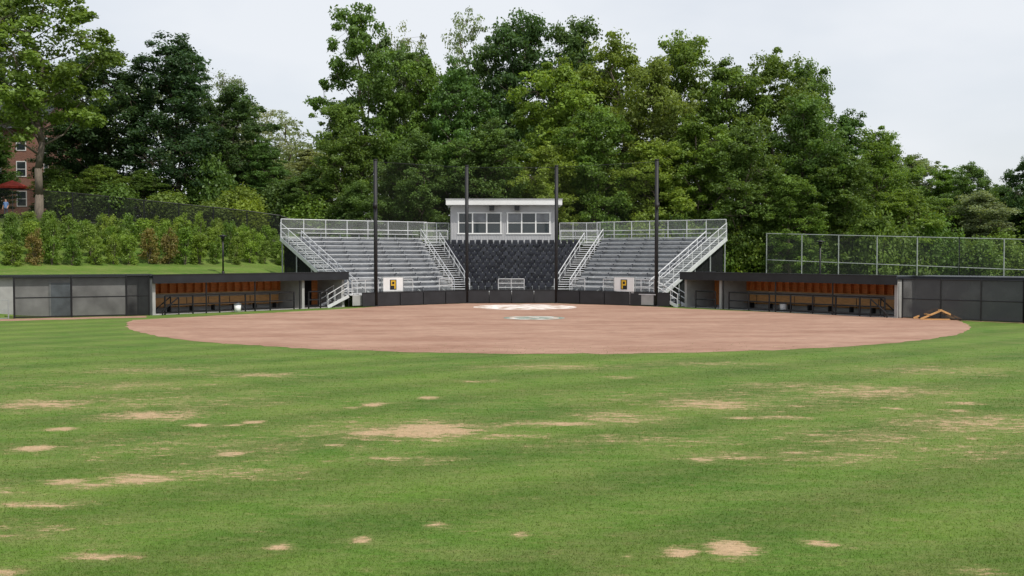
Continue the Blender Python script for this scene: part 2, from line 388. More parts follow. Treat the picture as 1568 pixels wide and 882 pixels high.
for i in range(NC):
    w=W0+i*DW;z=Z0+i*DZ; hw=3.5+K*w-.7
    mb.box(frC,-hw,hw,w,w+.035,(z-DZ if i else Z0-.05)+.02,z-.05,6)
    mb.box(frC,-hw,hw,w-.02,w+DW-.03,z-.045,z,3)
    n=int((hw*2-.2)/.54); x0=-n*.54/2
    for k in range(n):
        x=x0+k*.54+.27; fold=rng2.random()<.8
        jz=rng2.uniform(-.02,.02); jy=rng2.uniform(-.04,.03); HT=.66
        ms.hexa([(x-.23,81+w+.60,z+.34),(x+.23,81+w+.60,z+.34),(x+.23,81+w+.65,z+.34),(x-.23,81+w+.65,z+.34),
                 (x-.20,81+w+.66+jy,z+HT+jz),(x+.20,81+w+.66+jy,z+HT+jz),(x+.20,81+w+.71+jy,z+HT+jz),(x-.20,81+w+.71+jy,z+HT+jz)],0)
        if fold: ms.hexa([(x-.21,81+w+.50,z+.18),(x+.21,81+w+.50,z+.18),(x+.21,81+w+.55,z+.17),(x-.21,81+w+.55,z+.17),
                 (x-.19,81+w+.50+jy,z+.52+jz),(x+.19,81+w+.50+jy,z+.52+jz),(x+.19,81+w+.55+jy,z+.52+jz),(x-.19,81+w+.55+jy,z+.52+jz)],0)
        else: ms.box(ID,x-.20,x+.20,81+w+.2,81+w+.595,z+.31,z+.36,0)
        ms.box(ID,x-.262,x-.242,81+w+.4,81+w+.6,z+.002,z+.42,1)
for sg in (-1,1):
    for i in range(NR):
        for half in (0,1):
            w=W0+(i+half*.5-.5)*DW; z=Z0+(i+half*.5-.5)*DZ
            if z<Z0: continue
            c=sg*(3.5+K*w)
            mb.hexa([(c-.72,81+w,z-.05),(c+.72,81+w,z-.05),(c+.72+sg*.1,81+w+.41,z-.05),(c-.72+sg*.1,81+w+.41,z-.05),
                     (c-.72,81+w,z-.003),(c+.72,81+w,z-.003),(c+.72+sg*.1,81+w+.41,z-.003),(c-.72+sg*.1,81+w+.41,z-.003)],0)
    rail(mb,[(sg*(3.5+K*W0)-sg*.7,81+W0,Z0),(sg*(3.5+K*10.5)-sg*.7,81+10.5,Z0+11*DZ)],.95,1.6,.028,0,None,(.5,),.9)
zc=Z0+NC*DZ; wc=W0+NC*DW
zt=Z0+(NR-1)*DZ; wb=W0+NR*DW
mb.box(frC,-8.6,8.6,wc,wc+5.5,zc-.12,zc-.01,3)
rail(mb,[(-4.0*1.9,81+wc+.1,zc),(-5.7,81+wc+.1,zc)],1.15,.9,.03,0,4)
rail(mb,[(4.3,81+wc+.1,zc),(5.6,81+wc+.1,zc),(7.6,81+wc+.1,zc)],1.15,.9,.03,0,4)
rail(mb,[(-7.9,81+wb,zt),(-5.7,81+wb+.6,zt)],1.5,1.1,.03,0,4)
rail(mb,[(4.3,81+wb+.6,zt),(7.9,81+wb,zt)],1.5,1.2,.03,0,4)
rail(mb,[(-.9*1.2,81.35,Z0),(.95,81.35,Z0)],1.0,.95,.03,0,4,(.33,.66))
for sg in (-1,1):
    for w in (wc+.2,wc+2.6,wc+5.2):
        mb.tube((sg*8.2,81+w,0),(sg*8.2,81+w,zc-.12),.08,3,6); mb.tube((sg*3,81+w,0),(sg*3,81+w,zc-.12),.08,3,6)
mb.quad([(-8.6,81+wc+5.5,0),(8.6,81+wc+5.5,0),(8.6,81+wc+5.5,zc-.12),(-8.6,81+wc+5.5,zc-.12)],5)
mb.build('centre_decks',[M_alu,M_alud,M_block,M_galv,M_linkg,M_windshade,M_riserd],st)
ms.build('chair_seats',[M_seat,M_galv],st)

def logo_sign(fr,t,name):
    mb=MB(); s0=.22
    mb.box(fr,t-.85,t+.85,s0,s0+.05,Z0+.05,Z0+1.2,0)
    mb.box(fr,t-.28,t+.28,s0-.012,s0-.003,Z0+.3,Z0+1.05,1)
    mb.box(fr,t-.2,t-.09,s0-.024,s0-.014,Z0+.36,Z0+.99,2)
    mb.box(fr,t-.088,t+.2,s0-.024,s0-.014,Z0+.89,Z0+.99,2)
    mb.box(fr,t-.088,t+.2,s0-.024,s0-.014,Z0+.60,Z0+.70,2)
    mb.box(fr,t+.1,t+.2,s0-.024,s0-.014,Z0+.702,Z0+.888,2)
    for q in (-.92,-.75,.75,.92): mb.tube(fr(t+q,s0+.09,0.5),fr(t+q,s0+.09,Z0+1.25),.03,3,5)
    mb.tube(fr(t-.95,s0+.09,Z0+1.25),fr(t+.95,s0+.09,Z0+1.25),.03,3,5)
    mb.build(name,[M_white,M_black,M_gold,M_galv])
logo_sign(frL,6.6,'team_logo_sign'); logo_sign(frR,6.0,'team_logo_sign')

# ------------------------------------------------------------------ press box
pb=empty('press_box')
X0,X1,Yf,Yr,ZB,ZT=-5.5,4.05,93.,97.2,zc,8.2
mb=MB()
mb.box(ID,X0,X1,Yf,Yr,ZB,ZT,0)
x=X0+.06
while x<X1-.1:
    mb.box(ID,x,x+.07,Yf-.03,Yf-.001,ZB+.02,5.62,0); mb.box(ID,x,x+.07,Yf-.03,Yf-.001,7.62,ZT-.02,0)
    if not(-4.9<x+.07 and x<-.9) and not (-.5<x+.07 and x<3.5): mb.box(ID,x,x+.07,Yf-.031,Yf-.001,5.622,7.618,0)
    x+=.24
y=Yf+.1
while y<Yr-.1:
    mb.box(ID,X1+.001,X1+.03,y,y+.07,ZB+.02,ZT-.02,0); mb.box(ID,X0-.03,X0-.001,y,y+.07,ZB+.02,ZT-.02,0); y+=.24
mb.build('walls',[M_siding],pb)
mb=MB()
mb.box(ID,X0-.38,X1+.42,Yf-.75,Yr+.4,ZT+.04,ZT+.52,0)
mb.box(ID,X0-.43,X1+.47,Yf-.80,Yr+.45,ZT+.523,ZT+.58,1)
mb.box(ID,X0-.2,X1+.25,Yf-.6,Yr+.2,ZT+.002,ZT+.037,1)
mb.build('roof',[M_white,M_siding],pb)
mb=MB()
for a,b in ((-4.8,-1.0),(-.4,3.4)):
    mb.box(ID,a,b,Yf-.02,Yf-.005,5.75,7.5,1)
    yy0,yy1=Yf-.085,Yf-.021
    mb.box(ID,a-.12,b+.12,yy0,yy1,7.5,7.6,0); mb.box(ID,a-.12,b+.12,yy0,yy1,5.64,5.75,0)
    for k in range(4):
        xx=a+(b-a)*k/3; mb.box(ID,xx-.06,xx+.06,yy0+.004,yy1,5.75,7.5,0)
    for k in range(3):
        xa=a+(b-a)*k/3+.06; xb=a+(b-a)*(k+1)/3-.06
        mb.box(ID,xa,xb,yy0+.02,yy1,6.62,6.68,0)
        if (k+int(a<-2))%2==0: mb.box(ID,xa+.03,xb-.03,Yf-.035,Yf-.024,6.75,7.45,2)
mb.build('windows',[M_white,M_glass,M_alud],pb)
mb=MB()
for xx in (-1.8,.45): 
    mb.box(ID,xx-.22,xx+.22,Yf-.55,Yf-.2,7.75,8.18,0); mb.box(ID,xx-.16,xx+.16,Yf-.565,Yf-.552,7.8,8.13,1)
mb.build('speakers',[M_black,M_roofm],pb)
mb=MB(); mb.box(ID,X0-.02,X1+.02,Yf-.06,Yf-.032,ZB-.12,ZB+.1,0)
mb.build('base_trim',[M_alud],pb)

# ------------------------------------------------------------------ dugouts
def dugout(D,Ln,name,tw):
    fr=frame(*D); e=empty(name)
    mb=MB()
    mb.box(fr,-.3,Ln+.1,-.3,3.5,2.33,2.5,0); mb.box(fr,-.35,Ln+.12,-.42,-.302,2.0,2.56,0)
    mb.box(fr,-.37,Ln+.14,-.44,-.421,2.5,2.57,1)
    mb.box(fr,-.35,-.302,-.3,3.5,2.0,2.55,0)
    mb.build('roof',[M_roofm,M_black],e)
    mb=MB()
    mb.box(fr,-.2,Ln,3.05,3.25,0,2.33,0)
    for t in (-.2,tw,Ln-.2): mb.box(fr,t,t+.2,-.05,3.04,.0,2.32,0)
    mb.box(fr,-.2,Ln,-.1,3.04,.008,.03,1)
    mb.build('block_walls',[M_block,M_conc],e)
    mb=MB()
    t0,t1=tw+.25,Ln-.25
    mb.box(fr,t0,t1,2.98,3.04,1.25,2.3,0); mb.box(fr,t0,t1,2.62,2.97,1.22,1.26,1); mb.box(fr,t0,t1,2.62,2.97,1.9,1.94,1)
    t=t0
    while t<t1: mb.box(fr,t,t+.04,2.64,2.97,1.262,1.898,0); t+=.6
    mb.box(fr,t0,t1,2.9,3.04,.3,.95,1)
    mb.box(fr,t0,t1,2.35,2.85,.42,.48,1)
    t=t0+.5
    while t<t1: mb.box(fr,t,t+.08,2.4,2.8,.03,.418,2); mb.box(fr,t+.2,t+.24,2.88,2.899,.3,.95,2); t+=1.6
    mb.box(fr,.05,tw-.05,2.98,3.04,.1,2.2,0)
    mb.box(fr,.6,1.6,2.94,2.979,.1,2.0,2)
    mb.build('wood_cubbies_and_bench',[M_wood,M_woodl,M_black],e)
    mb=MB()
    rail(mb,[fr(tw+.9,-.1,0),fr(Ln-.8,-.1,0)],1.2,1.75,.055,0,None,(.52,),.12)
    rail(mb,[fr(.9,-.1,0),fr(tw-.3,-.1,0)],1.2,1.3,.055,0,None,(.52,),.12)
    for t in (tw+.5,tw+(Ln-tw)*.36,tw+(Ln-tw)*.68): mb.tube(fr(t,-.22,0),fr(t,-.22,2.0),.05,0,6)
    for s_ in (-.3,.9):
        mb.tube(fr(-1.3,s_,.9),fr(-.4,s_,1.1),.04,0,5)
        for q in (-1.3,-.85,-.4): mb.tube(fr(q,s_,0),fr(q,s_,1.0),.04,0,5)
        mb.tube(fr(-1.3,s_,.9),fr(-1.9,s_,.35),.04,0,5); mb.tube(fr(-1.9,s_,0),fr(-1.9,s_,.35),.04,0,5)
        mb.tube(fr(-1.3,s_,.45),fr(-.4,s_,.55),.035,0,5)
    for s_ in (-.35,.75):
        mb.tube(fr(Ln-1.6,s_,1.1),fr(Ln-.5,s_,.25),.045,0,5); mb.tube(fr(Ln-1.6,s_,0),fr(Ln-1.6,s_,1.1),.045,0,5); mb.tube(fr(Ln-.5,s_,0),fr(Ln-.5,s_,.25),.045,0,5)
    mb.build('safety_rail',[M_black],e)
    return fr
dl=dugout(LD,14.4,'dugout',3.2); dr_=dugout(RD,16.6,'dugout',3.0)
def cooler(p):
    mb=MB(); x,y,z=p
    mb.tube((x,y,z),(x,y,z+.48),.2,0,14,.23); mb.tube((x,y,z+.48),(x,y,z+.55),.245,1,14); mb.tube((x,y-.22,z+.1),(x,y-.28,z+.1),.03,1,6)
    mb.tube((x-.12,y,z+.55),(x+.12,y,z+.6),.02,1,6)
    mb.build('water_cooler',[M_white,M_door],None,True)
cooler(dl(8.8,-.65,.01)); cooler(dr_(7.9,.6,.03))
mb=MB()
cx,cy=25.0,60.2
for q in (0,1.0):
    A=(cx-1.15,cy+.2+q,.04);Bp=(cx,cy+q,.56);C=(cx+1.1,cy-.2+q,.04)
    mb.beam(A,Bp,.08,.1,0); mb.beam(Bp,C,.08,.1,0); mb.beam(A,C,.06,.07,0)
mb.beam((cx,cy,.57),(cx,cy+1,.57),.1,.08,0)
for q in (-.6,.6): mb.beam((cx+q,cy,.3),(cx+q,cy+1,.3),.1,.05,0)
mb.build('wooden_ramp',[M_woodl])

# ------------------------------------------------------------------ fences at field level
def fence(name,pts,h,sp,mats,mids=(.5,),r=.04,zf=None,sub=1,scr=True):
    mb=MB()
    for a,b in zip(pts[:-1],pts[1:]):
        A=Vector((*a,0));B=Vector((*b,0));k=max(1,round((B-A).length/sp))
        for q in range(k):
            p=A.lerp(B,q/k);s_=A.lerp(B,(q+1)/k)
            z0=float(zf(p.x,p.y)) if zf else 0; z1=float(zf(s_.x,s_.y)) if zf else 0
            mb.tube((p.x,p.y,z0-.1),(p.x,p.y,z0+h+.04),r*1.25,0,6)
            for m in (1,)+tuple(mids)+(.03,): mb.tube((p.x,p.y,z0+h*m),(s_.x,s_.y,z1+h*m),r*.8,0,5)
            if scr: mb.quad([(p.x,p.y,z0+.03),(s_.x,s_.y,z1+.03),(s_.x,s_.y,z1+h),(p.x,p.y,z0+h)],1)
        z1=float(zf(B.x,B.y)) if zf else 0
        mb.tube((B.x,B.y,z1-.1),(B.x,B.y,z1+h+.04),r*1.25,0,6)
    return mb.build(name,mats)
fence('black_chain_link_fence',[(-23.9,64.1),(-29.6,61.5)],2.45,2.6,[M_black,M_linkb],(.5,),.05)
fence('windscreen_fence',[(-22.7,64.7),(-23.9,64.1)],2.5,1.3,[M_black,M_windshade])
fence('windscreen_fence',[(23.4,62.0),(28.4,57.4),(40,46.8)],2.35,2.4,[M_black,M_wind])
sb=empty('storage_building')
u=Vector((-7.0,-3.3)).normalized()
fs=frame(-23.0,66.6,u.x,u.y,u.y,-u.x)
mb=MB(); mb.box(fs,0,22,0,3.5,0,2.42,0); mb.build('block_walls',[M_block],sb)
mb=MB(); mb.box(fs,-.1,22.1,-.35,3.7,2.423,2.52,0); mb.build('roof',[M_roofm],sb)
mb=MB(); mb.box(fs,5.0,6.1,-.05,-.003,.02,2.05,0); mb.box(fs,4.9,4.997,-.07,-.003,.02,2.15,1); mb.box(fs,6.103,6.2,-.07,-.003,.02,2.15,1)
mb.build('door',[M_door,M_galv],sb)
fence('pipe_railing',[(-29.9,61.4),(-33.5,59.6)],1.1,1.2,[M_galv,M_linkg],(.5,),.03,None,1,False)
sb=empty('storage_building')
u=Vector((5.2,-4.7)).normalized(); fs=frame(24.4,63.2,u.x,u.y,-u.y,u.x)
mb=MB(); mb.box(fs,0,20,.3,3.5,0,2.3,0); mb.build('block_walls',[M_block],sb)
mb=MB(); mb.box(fs,-.3,20.1,-.1,3.7,2.303,2.5,0); mb.build('roof',[M_roofm],sb)

tf=lambda x,y:terr(x,y)
fence('tall_chain_link_fence',[(24.2,98.5),(38.,88.),(52,77.5)],5.0,3.6,[M_galv,M_linkt],(.5,),.045,tf)
fence('hillside_chain_link_fence',[(-60,89),(-45.5,92),(-21.9,98),(-12,101)],2.6,3.,[M_black,M_linkh],(),.045,tf)

def lamp(x,y,top):
    z=float(terr(x,y)); mb=MB()
    mb.tube((x,y,z),(x,y,z+.25),.12,0,10); mb.tube((x,y,z),(x,y,top-.25),.07,0,8)
    mb.tube((x,y,top-.35),(x,y,top-.08),.11,0,10,.16); mb.tube((x,y,top-.08),(x,y,top-.02),.36,0,18,.36); mb.tube((x,y,top-.02),(x,y,top+.06),.34,0,18,.08)
    mb.build('lamp_post',[M_black],None,True)
lamp(-22.6,81,5.3); lamp(23.8,80,4.85)

# ------------------------------------------------------------------ brick house, umbrella
bh=empty('brick_house'); gx0,gx1,gy0,gy1=-68,-51.4,112,124; gz=7.5
mb=MB(); mb.box(ID,gx0,gx1,gy0,gy1,gz-1,17.5,0); mb.build('walls',[M_brick],bh)
mb=MB(); ym=(gy0+gy1)/2
mb.quad([(gx0-.5,gy0-.5,17.4),(gx1+.5,gy0-.5,17.4),(gx1+.5,ym,21.5),(gx0-.5,ym,21.5)]); mb.quad([(gx0-.5,gy1+.5,17.4),(gx1+.5,gy1+.5,17.4),(gx1+.5,ym,21.5),(gx0-.5,ym,21.5)])
mb.quad([(gx1,gy0,17.5),(gx1,gy1,17.5),(gx1,ym,21.3)],1); mb.quad([(gx0,gy0,17.5),(gx0,gy1,17.5),(gx0,ym,21.3)],1)
mb.build('roof',[M_roofm,M_brick],bh)
mb=MB()
for z in (9.,12.2,15.):
    for x in (-52.9,-55.6,-58.6,-61.6,-64.6):
        mb.box(ID,x-.55,x+.55,gy0-.04,gy0-.003,z,z+1.7,0); mb.box(ID,x-.45,x+.45,gy0-.05,gy0-.041,z+.1,z+.8,1); mb.box(ID,x-.45,x+.45,gy0-.05,gy0-.041,z+.88,z+1.6,1)
    for y in (114.5,118,121.5):
        mb.box(ID,gx1+.003,gx1+.04,y-.55,y+.55,z,z+1.7,0); mb.box(ID,gx1+.041,gx1+.05,y-.45,y+.45,z+.1,z+1.6,1)
mb.build('windows',[M_white,M_glass],bh)
mb=MB(); ux,uy=-48.6,101.; uz=float(terr(ux,uy)); n=8
mb.tube((ux,uy,uz),(ux,uy,uz+3.5),.03,1,6)
for k in range(n):
    a=math.tau*k/n;c=math.tau*(k+1)/n; R=1.6
    mb.quad([(ux,uy,uz+3.5),(ux+R*math.cos(a),uy+R*math.sin(a),uz+2.85),(ux+R*math.cos(c),uy+R*math.sin(c),uz+2.85)],0)
    mb.quad([(ux+R*math.cos(a),uy+R*math.sin(a),uz+2.85),(ux+R*math.cos(c),uy+R*math.sin(c),uz+2.85),(ux+R*math.cos(c),uy+R*math.sin(c),uz+2.65),(ux+R*math.cos(a),uy+R*math.sin(a),uz+2.65)],0)
mb.build('patio_umbrella',[M_red,M_galv])

# ------------------------------------------------------------------ person
def person(x,y):
    z0=float(terr(x,y))
    Vp=[(0,0,.95),(0,0,1.15),(0,.01,1.38),(0,0,1.5),(0,-.01,1.6),(0,-.015,1.70),
        (.17,0,1.42),(.23,-.03,1.14),(.2,-.16,.95),(.19,-.21,.88),
        (-.17,0,1.42),(-.24,.02,1.14),(-.25,-.04,.9),(-.25,-.06,.82),
        (.09,0,.9),(.11,-.02,.5),(.12,.02,.09),(.13,-.13,.04),
        (-.09,0,.9),(-.11,.0,.5),(-.12,.05,.09),(-.14,-.1,.04)]
    E=[(0,1),(1,2),(2,3),(3,4),(4,5),(2,6),(6,7),(7,8),(8,9),(2,10),(10,11),(11,12),(12,13),(0,14),(14,15),(15,16),(16,17),(0,18),(18,19),(19,20),(20,21)]
    R=[.15,.14,.15,.055,.085,.085,.065,.045,.035,.035,.065,.045,.035,.035,.09,.06,.045,.035,.09,.06,.045,.035]
    me=bpy.data.meshes.new('person'); me.from_pydata(Vp,E,[]); o=link(bpy.data.objects.new('person',me))
    o.modifiers.new('s','SKIN'); sk=me.skin_vertices[0].data
    for k,r in enumerate(R): sk[k].radius=(r,r*.8,)
    sk[0].use_root=True
    o.modifiers.new('u','SUBSURF').levels=2; o.modifiers['u'].render_levels=2
    dg=bpy.context.evaluated_depsgraph_get(); m2=bpy.data.meshes.new_from_object(o.evaluated_get(dg)); o.modifiers.clear(); o.data=m2
    m2.materials.clear()
    for m in (pm('skin',(.45,.26,.18),.6),pm('blue_shirt',(.12,.2,.38),.9),pm('dark_trousers',(.04,.045,.06),.9),pm('dark_hair',(.03,.02,.012),.8)): m2.materials.append(m)
    for p in m2.polygons:
        c=p.center
        if c.z>1.68 or (c.z>1.58 and c.y>.03): p.material_index=3
        elif c.z>1.48: p.material_index=0
        elif abs(c.x)>.17 and c.z<1.2: p.material_index=0
        elif c.z>.93: p.material_index=1
        elif c.z<.07: p.material_index=3
        else: p.material_index=2
        p.use_smooth=True
    o.location=(x,y,z0); return o
person(-44.2,90.6)

# ------------------------------------------------------------------ trees
def leafmat(name,trans=.4):
    m,nt,out=newmat(name); L=nt.links.new
    oi=N(nt,'ShaderNodeObjectInfo'); at=N(nt,'ShaderNodeAttribute',attribute_name='tint')
    r=N(nt,'ShaderNodeMapRange'); r.inputs[3].default_value=.66; r.inputs[4].default_value=1.42; L(at.outputs['Fac'],r.inputs[0])
    s=N(nt,'ShaderNodeVectorMath',operation='SCALE'); L(oi.outputs['Color'],s.inputs[0]); L(r.outputs[0],s.inputs['Scale'])
    d=N(nt,'ShaderNodeBsdfPrincipled'); d.inputs['Roughness'].default_value=.5; d.inputs['Specular IOR Level'].default_value=.3
    t=N(nt,'ShaderNodeBsdfTranslucent'); mx=N(nt,'ShaderNodeMixShader'); mx.inputs[0].default_value=trans
    L(s.outputs[0],d.inputs['Base Color']); 
    y=N(nt,'ShaderNodeVectorMath',operation='MULTIPLY'); y.inputs[1].default_value=(1.4,1.3,.6); L(s.outputs[0],y.inputs[0]); L(y.outputs[0],t.inputs[0])
    L(d.outputs[0],mx.inputs[1]); L(t.outputs[0],mx.inputs[2]); L(mx.outputs[0],out.inputs[0]); return m
M_leaf=leafmat('foliage'); M_bark=pm('bark',(.13,.105,.08),.9,0,.35,4,.4,(3,3,.6))
def leaves(C,Rc,tc,nl,size,rng,flat=.75,upb=.35):
    n=len(C); idx=np.repeat(np.arange(n),nl); m=len(idx)
    d=rng.normal(size=(m,3)); d/=np.linalg.norm(d,axis=1)[:,None]
    rad=rng.random(m)**.5
    rad=rad*np.where(rng.random(m)<.12,1.3,1.)
    P=C[idx]+d*(Rc[idx]*rad)[:,None]*np.array([1,1,flat])
    nr=d*.55+rng.normal(size=(m,3))*.5; nr[:,2]+=upb; nr/=np.linalg.norm(nr,axis=1)[:,None]
    a=np.cross(nr,rng.normal(size=(m,3))); a/=np.linalg.norm(a,axis=1)[:,None]; b=np.cross(nr,a)
    s=rng.uniform(.6,1.25,m)*size
    a*=s[:,None]; b*=(s*.62)[:,None]
    V=np.stack([P-a,P-b,P+a,P+b],1)
    t=np.clip(tc[idx]+rng.uniform(-.25,.25,m),0,1)
    return V.reshape(-1,3),np.repeat(t,4)
def tree_mesh(name,seed,H=24,R=6,base=.14,nl_lobe=24,ncl=13,nl=105,size=.18,top=.8,dens=1.,tr=.32,crad=(.5,1.3)):
    rng=np.random.default_rng(seed); mb=MB()
    tp=[np.array([0,0,-1.])]
    for k in range(1,9): tp.append(np.array([rng.normal()*.22*k/3,rng.normal()*.22*k/3,H*.86*k/8]))
    def tpt(z):
        f=np.clip(z/(H*.86)*8,0,7.999); k=int(f); return tp[k]*(1-(f-k))+tp[k+1]*(f-k)
    rad=lambda z:tr*(1-.85*np.clip(z/(H*.9),0,1))+.02
    for k in range(8): mb.tube(tp[k],tp[k+1],rad(tp[k][2])*(1.25 if k==0 else 1),0,7,rad(tp[k+1][2]))
    lobes=[]; 
    ph=rng.random(4)*6.28
    for k in range(nl_lobe):
        u=(k+.5)/nl_lobe; u=base+(1-base)*u
        v=(u-base)/(1-base)
        env=R*(math.sin(math.pi*min(1,(v*.80+.16)))**.62)
        a=k*2.399+rng.normal()*.35
        lump=.82+.25*math.sin(3*a+ph[0]+u*7)+.12*math.sin(5*u*6+ph[1])
        rr=env*lump*rng.uniform(.45,.85)*(1 if v<.93 else .3)
        lobes.append((np.array([rr*math.cos(a),rr*math.sin(a),H*u*.96]),R*rng.uniform(.24,.44)))
    C=[];Rc=[];T=[]
    for c,lr in lobes:
        zz=max(H*.08,c[2]-rng.uniform(.6,1.1)*np.hypot(c[0],c[1])-.6)
        p0=tpt(zz); mid=(p0+c)/2+np.array([0,0,-.06*np.hypot(c[0],c[1])])+rng.normal(size=3)*.25
        r0=max(.05,rad(zz)*.5)
        mb.tube(p0,mid,r0,0,5,r0*.65); mb.tube(mid,c,r0*.65,0,5,r0*.3)
        tl=rng.uniform(.25,.75)
        for q in range(ncl):
            d=rng.normal(size=3); d/=np.linalg.norm(d); d[2]*=.75
            cc=c+d*lr*rng.uniform(.4,1.25); C.append(cc); Rc.append(rng.uniform(*crad)*R/6*.95); T.append(tl+rng.uniform(-.25,.25))
            mb.tube(c,cc,r0*.28,0,3,.012)
    for q in range(int(nl_lobe*1.1)):
        z=H*rng.uniform(base+.05,.85); p=tpt(z)+rng.normal(size=3)*R*.2; C.append(p);Rc.append(R*.2);T.append(.35)
    C=np.array(C);Rc=np.array(Rc);T=np.array(T)
    V,t=leaves(C,Rc,T,int(nl*dens),size,rng,.65)
    nb=len(mb.v); bv=np.array([tuple(map(float,q)) for q in mb.v])
    me=bpy.data.meshes.new(name)
    nF=len(V)//4
    allv=np.concatenate([bv,V])
    lv=[];ls=[];lt=[];pos=0
    for f in mb.f: lv.extend(f); ls.append(pos); lt.append(len(f)); pos+=len(f)
    lvv=np.concatenate([np.array(lv,np.int32),nb+np.arange(nF*4,dtype=np.int32)])
    lss=np.concatenate([np.array(ls,np.int32),pos+np.arange(nF,dtype=np.int32)*4]); ltt=np.concatenate([np.array(lt,np.int32),np.full(nF,4,np.int32)])
    me.vertices.add(len(allv)); me.vertices.foreach_set('co',allv.astype(np.float32).ravel())
    me.loops.add(len(lvv)); me.loops.foreach_set('vertex_index',lvv)
    me.polygons.add(len(lss)); me.polygons.foreach_set('loop_start',lss); me.polygons.foreach_set('loop_total',ltt)
    me.materials.append(M_bark); me.materials.append(M_leaf)
    me.polygons.foreach_set('material_index',np.concatenate([np.zeros(len(ls),np.int32),np.ones(nF,np.int32)]))
    me.update(calc_edges=True)
    setattrf(me,'tint',np.concatenate([np.full(nb,.5),t]))
    return me
PROTO={
 'A':[tree_mesh('broad_a',11),tree_mesh('broad_b',12),tree_mesh('broad_c',13),tree_mesh('broad_d',19,nl_lobe=28)],
 'D':[tree_mesh('dense_a',21,base=.08,nl_lobe=32,ncl=12,nl=120,size=.17),tree_mesh('dense_b',22,base=.08,nl_lobe=32,ncl=12,nl=120,size=.17)],
 'S':[tree_mesh('sparse_a',31,nl_lobe=18,ncl=8,nl=50,size=.16,base=.2),tree_mesh('sparse_b',32,nl_lobe=16,ncl=8,nl=50,size=.16,base=.2)],
 'O':[tree_mesh('open_a',41,base=.38,nl_lobe=18,ncl=11,nl=110),tree_mesh('open_b',42,base=.3,nl_lobe=17,ncl=10,nl=110)],
}
G={'mid':(.125,.205,.038),'light':(.168,.245,.042),'dark':(.058,.112,.036),'dk2':(.088,.158,.040),'pale':(.24,.28,.15),'pale2':(.19,.23,.11),'yel':(.20,.26,.035)}
trees=[
(-42,92,28.5,6.2,'O','mid'),(-50.5,96,31,6.,'O','dk2'),(-60,100,26,6,'A','dk2'),(-52.3,104,16.5,3.2,'D','dk2'),
(-41,105,24.6,5.4,'D','dark'),(-33.9,105,25.6,5.6,'D','dark'),(-28.8,108,21.4,4.2,'D','dark'),(-26,107,15.5,3.2,'D','dk2'),(-45,106,18,3.4,'D','dark'),
(-36,130,27.4,4.6,'S','pale2'),(-29.3,135,22.6,4.6,'S','pale'),(-33,133,24,4.6,'S','pale'),(-25,128,17,4.5,'A','pale2'),(-28.5,122,15,4,'A','pale2'),
(-16.2,112,30.2,5.2,'O','mid'),(-17.3,106,19.2,4.2,'A','mid'),(-10.2,112,26.2,4.6,'A','mid'),(-14.5,140,35,5,'S','pale2'),(-12.5,120,28,4.5,'A','dk2'),
(-5.7,108,23.4,4.8,'D','dk2'),(-6,138,36.8,5,'S','pale2'),(-3,125,29,4.6,'A','dk2'),
(1.2,122,32.3,6.2,'A','dk2'),(7.5,124,31.7,5.8,'A','dk2'),(4.6,110,24.8,5.6,'A','light'),(11.3,115,27.6,5.6,'A','light'),
(19.4,118,29,5.6,'A','mid'),(14.7,108,24,4.8,'A','light'),(23.7,115,25.8,5.3,'A','mid'),(29,116,26,5.6,'A','mid'),(35.4,125,27.,5.,'A','mid'),
(29.8,106,20,4.8,'A','mid'),(38.6,120,20.6,4.6,'A','dk2'),(39.5,112,17.2,4.2,'A','mid'),(33.2,104,14,4.2,'A','mid'),(44,122,16.5,4.4,'A','mid'),
(52.5,135,17.,4.6,'A','pale2'),(54.6,130,14.6,4.6,'A','mid'),(53,120,14.4,3.,'D','dk2'),(61,130,12.4,4.6,'A','mid'),(55,110,14.4,3.4,'D','dark'),
(39.5,105,10.2,4,'A','mid'),(44.8,110,10,4.4,'A','mid'),(48.8,108,10.4,4.4,'A','pale2'),(55.5,108,9.6,4.4,'A','mid'),(63,118,14,5,'A','mid'),(70,115,15,5,'A','dk2'),
(-2.2,103,16.8,4.5,'D','dk2'),(-9.3,103,16.,4.,'D','dk2'),(3.5,102,14.5,4,'A','light'),(8.5,103,18.5,4.4,'A','mid'),(14,102,15,4.4,'A','light'),(18.5,104,18,4.6,'A','mid'),
(23,103,16.5,4.4,'A','mid'),(27.,101,11.5,3.6,'A','mid'),(-15,101.5,11,3.2,'A','dk2'),(-20.5,104,12,3.3,'D','dk2'),(-24,112,12,4,'A','pale2'),
(-39,98,12.3,2.6,'D','mid'),(-42.5,97,12.0,2.4,'D','mid'),(-35.5,100,12,2.6,'D','dk2'),
]
rt=random.Random(5)
def put(me,name,x,y,top,r,color,H=24,R=6):
    z=float(terr(x,y)); o=link(bpy.data.objects.new(name,me)); o.location=(x,y,z-.1)
    s=r/R; o.scale=(s*1.08,s*1.08,(top-z)/H); o.rotation_euler=(0,0,rt.random()*6.28)
    j=rt.uniform(.85,1.15); o.color=(color[0]*j*rt.uniform(.9,1.1),color[1]*j,color[2],1); return o
for k,(x,y,top,r,p,c) in enumerate(trees):
    me=PROTO[p][k%len(PROTO[p])]
    put(me,{'A':'deciduous_tree','D':'maple_tree','S':'sparse_ash_tree','O':'oak_tree'}[p],x,y,top,r,G[c])

